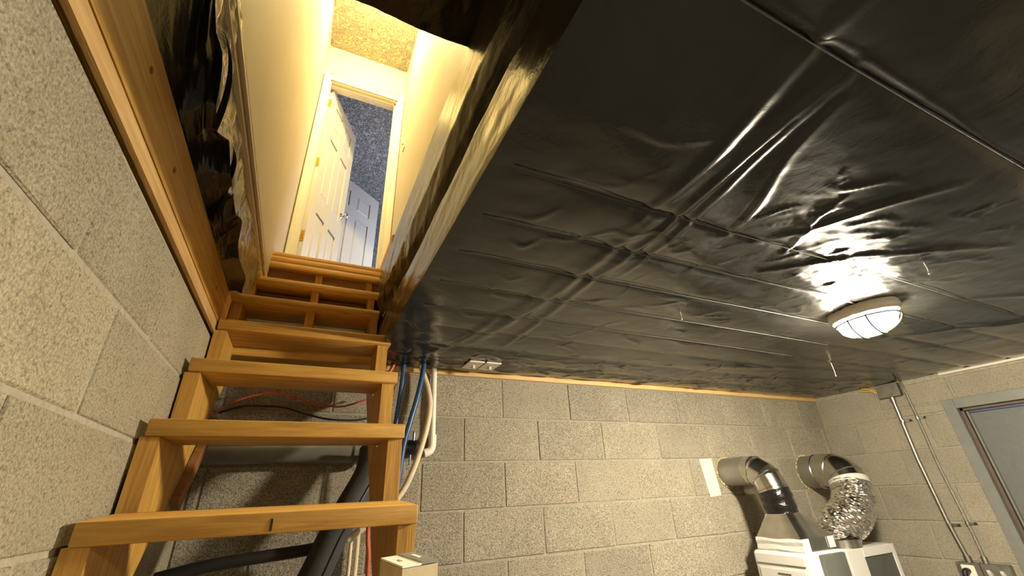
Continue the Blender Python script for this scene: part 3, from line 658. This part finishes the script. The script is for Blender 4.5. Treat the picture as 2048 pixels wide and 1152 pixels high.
# unit 2
u2_=thing('boiler_unit',(3.05,1.83,FL),'white upright unit with dark window under the foil duct','appliance')
vx0,vx1,vy0,vy1,vz=2.80,3.27,1.70,1.985,-.352
MB().box((vx0,vy0+.004,FL+.02),(vx1,vy1,vz),.008,2).build('cabinet',M['white'],u2_,smooth=40)
fr=MB(); fx0,fx1,fz=vx0+.15,vx1-.03,vz-.045
fr.box((vx0,vy0-.008,-1.1),(fx0,vy0+.004,vz),.002).box((fx1,vy0-.008,-1.1),(vx1,vy0+.004,vz),.002).box((fx0,vy0-.008,fz),(fx1,vy0+.004,vz),.002).box((fx0,vy0-.008,-1.1),(fx1,vy0+.004,-.85),.002)
fr.build('window_frame',M['white'],u2_); MB().box((fx0,vy0-.001,-.85),(fx1,vy0+.003,fz)).build('dark_window',M['darkgrey'],u2_)
# duct 2
t_=thing('foil_duct',(3.1,1.85,-.352),'silver foil flexible duct with white tape band beside the right wall','duct')
MB().tube([(3.215,2.035,.055),(3.215,1.93,.055)],.102,30).build('wall_collar',M['galvdull'],t_,smooth=40)
pp=cr([(3.215,1.935,.055),(3.212,1.87,.055),(3.20,1.80,.035),(3.185,1.765,-.02)],5)
MB().tube(pp,.105,30).build('elbow',M['galv'],t_,smooth=35)
for k in (0,7,12):
    d=(pp[min(k+1,len(pp)-1)]-pp[max(k-1,0)]).normalized(); MB().tube([pp[k]-d*.004,pp[k],pp[k]+d*.004],[.1052,.109,.1052],30).build('seam_bead',M['galv'],t_,smooth=40)
MB().tube([(3.190,1.772,-.008),(3.181,1.762,-.042)],.110,30).build('tape_band',M['paper'],t_,smooth=40)
fp=cr([(3.181,1.762,-.040),(3.145,1.750,-.11),(3.06,1.752,-.19),(2.975,1.785,-.245),(2.947,1.80,-.285),(2.945,1.80,-.303)],22)
m=MB(); m.tube(fp,[.106+.006*abs(((i*.24)%1)-.5)*2+.002*math.sin(i*1.3) for i in range(len(fp))],56)
A=np.array(m.v); r_=np.random.default_rng(3); cen=np.repeat(np.array([tuple(p) for p in fp]),56,0)
dirv=A-cen; 
if True:
    k=len(fp)*56; nz=r_.normal(0,.022,(k,1)); A[:k]=cen[:k]+dirv[:k]*(1+nz); m.v=[tuple(x) for x in A]
m.build('foil_hose',M['foil'],t_)
MB().tube([(2.945,1.80,-.297),(2.945,1.80,-.309)],.110,30).build('clamp_band',M['blacktape'],t_,smooth=40)
MB().tube([(2.945,1.80,-.309),(2.945,1.80,-.352)],[.102,.106],30).build('outlet_collar',M['galv'],t_,smooth=40)
r_=random.Random(4)
for nme,(cx,cz,rr) in {'left':(2.425,.07,.083),'right':(3.215,.055,.108)}.items():
    m=MB()
    for k in range(60):
        a=2*PI*k/60+r_.uniform(-.05,.05); b=bmesh.new(); bmesh.ops.create_icosphere(b,subdivisions=1,radius=r_.uniform(.003,.008))
        for v in b.verts: v.co+=Vector((cx+rr*math.cos(a),2.028,cz+rr*math.sin(a)))
        m.bm(b)
    tag(m.build('foam_seal',M['foamy'],None,smooth=80),'yellowish foam bead sealing the %s duct into the wall'%('elbow' if nme=='left' else 'foil'),'sealant')

# ------------------------------------------------------------------ right wall fittings
d1=thing('door_1',(XR,.82,FL),'grey steel basement door in the right wall','door'); del d1['category']; d1['kind']='structure'
fy=.052
m=MB().box((XR-.012,DY1-fy,FL),(XR+.10,DY1+.006,DZ+.006),.002).box((XR-.012,DY0-.006,FL),(XR+.10,DY0+fy,DZ+.006),.002).box((XR-.012,DY0+fy,DZ-fy),(XR+.10,DY1-fy,DZ+.006),.002)
m.build('frame',M['framegrey'],d1)
m=MB().box((XR+.022,DY1-fy-.016,FL),(XR+.09,DY1-fy,DZ-fy),.001).box((XR+.022,DY0+fy,DZ-fy-.016),(XR+.09,DY1-fy,DZ-fy),.001)
m.build('door_stop',M['framedark'],d1)
m=MB().box((XR+.03,DY1-fy-.030,FL),(XR+.09,DY1-fy-.020,DZ-fy-.02),.001)
m.build('inner_stop',M['framegrey'],d1)
bx('weatherstrip',(XR+.036,DY0+fy,DZ-fy-.030),(XR+.09,DY1-fy-.03,DZ-fy-.018),M['bluestrip'],d1,.001)
bx('leaf',(XR+.050,DY0+fy,FL+.01),(XR+.09,DY1-fy-.018,DZ-fy-.016),M['doorgrey'],d1,.002)
t_=thing('junction_box',(XR,1.52,.487),'grey steel junction box at the top of the right wall','junction box')
bx('box',(XR-.045,1.462,.487),(XR,1.583,.572),M['greybox'],t_,.003); bx('cover',(XR-.049,1.458,.484),(XR-.045,1.587,.572),M['greybox'],t_,.001)
MB().tube([(XR-.022,1.525,.49),(XR-.022,1.525,.455)],.016,16).build('connector',M['conduit'],t_,smooth=40)
for k,(dy,dz) in enumerate([(.10,.035),(.12,.02),(.085,.045)]):
    cable('yellow_cable',[(XR-.02,1.58,.535-.012*k),(XR-.02,1.60,.545-.01*k),(XR-.015,1.585+dy,.55+dz*.8)],.004,M['yellow'],['yellow cable entering the junction box, topmost','yellow cable entering the junction box, middle one','yellow cable entering the junction box, lowest'][k],'cable','yellow cables at the junction box')
t_=thing('conduit',(XR-.022,1.52,-.45),'shiny steel conduit running down the right wall','conduit')
MB().tube([(XR-.022,1.525,.46),(XR-.022,1.53,.1),(XR-.022,1.517,-.25),(XR-.022,1.497,-.44)],.0115,14).build('tube',M['conduit'],t_,smooth=50)
MB().tube([(XR-.022,1.497,-.425),(XR-.022,1.496,-.458)],.017,14).build('connector',M['conduit'],t_,smooth=40)
for z,yy in ((.328,1.522),(-.272,1.513)):
    m=MB().tube([(XR-.022,yy,z-.008),(XR-.022,yy,z+.008)],.0145,14); m.box((XR-.006,yy-.045,z-.008),(XR-.001,yy,z+.008),.001); sb=m.build('strap',M['conduit'],t_,smooth=40); MB().tube([(XR-.006,yy-.036,z),(XR-.011,yy-.036,z)],[.007,.005],10).build('screw',M['black'],sb)
t_=thing('armoured_cable',(XR-.015,1.43,-.45),'ribbed armoured cable beside the steel conduit','cable')
pp=cr([(XR-.016,1.445,.575),(XR-.016,1.440,.33),(XR-.016,1.441,.05),(XR-.016,1.428,-.25),(XR-.016,1.425,-.44)],60)
MB().tube(pp,[.0075+.0012*(i%2) for i in range(len(pp))],10).build('sheath',M['galvdull'],t_)
MB().tube([(XR-.016,1.425,-.425),(XR-.018,1.425,-.458)],.014,14).build('connector',M['conduit'],t_,smooth=40)
for z,yy in ((.335,1.44),(-.262,1.429)):
    m=MB().tube([(XR-.016,yy,z-.007),(XR-.016,yy,z+.007)],.011,12); m.box((XR-.006,yy-.04,z-.007),(XR-.001,yy,z+.007),.001); sb=m.build('strap',M['conduit'],t_,smooth=40); MB().tube([(XR-.006,yy-.032,z),(XR-.011,yy-.032,z)],[.007,.005],10).build('screw',M['black'],sb)
t_=thing('outlet_box',(XR,1.5,-.57),'steel outlet box with black plug under the conduit','outlet')
bx('box',(XR-.05,1.450,-.57),(XR,1.548,-.457),M['greybox'],t_,.004); bx('cover',(XR-.055,1.446,-.574),(XR-.05,1.552,-.455),M['greybox'],t_,.002)
bx('receptacle',(XR-.060,1.470,-.56),(XR-.054,1.530,-.468),M['whitepvc'],t_,.004)
MB().tube(cr([(XR-.062,1.502,-.495),(XR-.085,1.502,-.492),(XR-.10,1.506,-.505),(XR-.10,1.508,-.56)]),.013,12).build('black_plug',M['black'],t_,smooth=50)
t_=thing('switch_box',(XR,1.39,-.57),'steel box with two white toggle switches under the armoured cable','light switch')
bx('box',(XR-.05,1.325,-.57),(XR,1.442,-.457),M['greybox'],t_,.004); bx('cover',(XR-.055,1.321,-.574),(XR-.05,1.443,-.455),M['greybox'],t_,.002)
for yy in (1.41,1.355):
    m=MB().add([(XR-.056,yy-.009,-.53),(XR-.056,yy+.009,-.53),(XR-.056,yy+.009,-.497),(XR-.056,yy-.009,-.497),(XR-.072,yy-.007,-.495),(XR-.072,yy+.007,-.495),(XR-.072,yy+.007,-.482),(XR-.072,yy-.007,-.482)],[(0,1,2,3),(7,6,5,4),(0,4,5,1),(1,5,6,2),(2,6,7,3),(3,7,4,0)])
    m.build('toggle',M['white'],t_)
q=bx('edge_batten',(XR-.02,.1,.562),(XR,1.24,.577),M['casing'],None,.002); tag(q,'thin white batten along the top of the right wall','batten')
# dangling strings
for k,(x,y,l,lab) in enumerate([(2.57,1.30,.07,'short pale string dangling from the ceiling sheet near the lamp, toward the right wall'),(1.62,.47,.035,'tiny pale string end hanging from the ceiling sheet before the lamp'),(1.18,1.02,.03,'tiny pale string end hanging amid the creased ceiling sheet')]):
    t_=thing('dangling_string',(x,y,.575-l),lab,'string')
    MB().tube([(x,y,.578),(x+.003,y,.575-l*.6),(x,y,.575-l)],.0014,6).build('string',M['twine'],t_); MB().tube([(x,y,.575-l-.004),(x,y,.575-l),(x,y,.575-l+.004)],[.001,.004,.001],8).build('knot',M['twine'],t_)
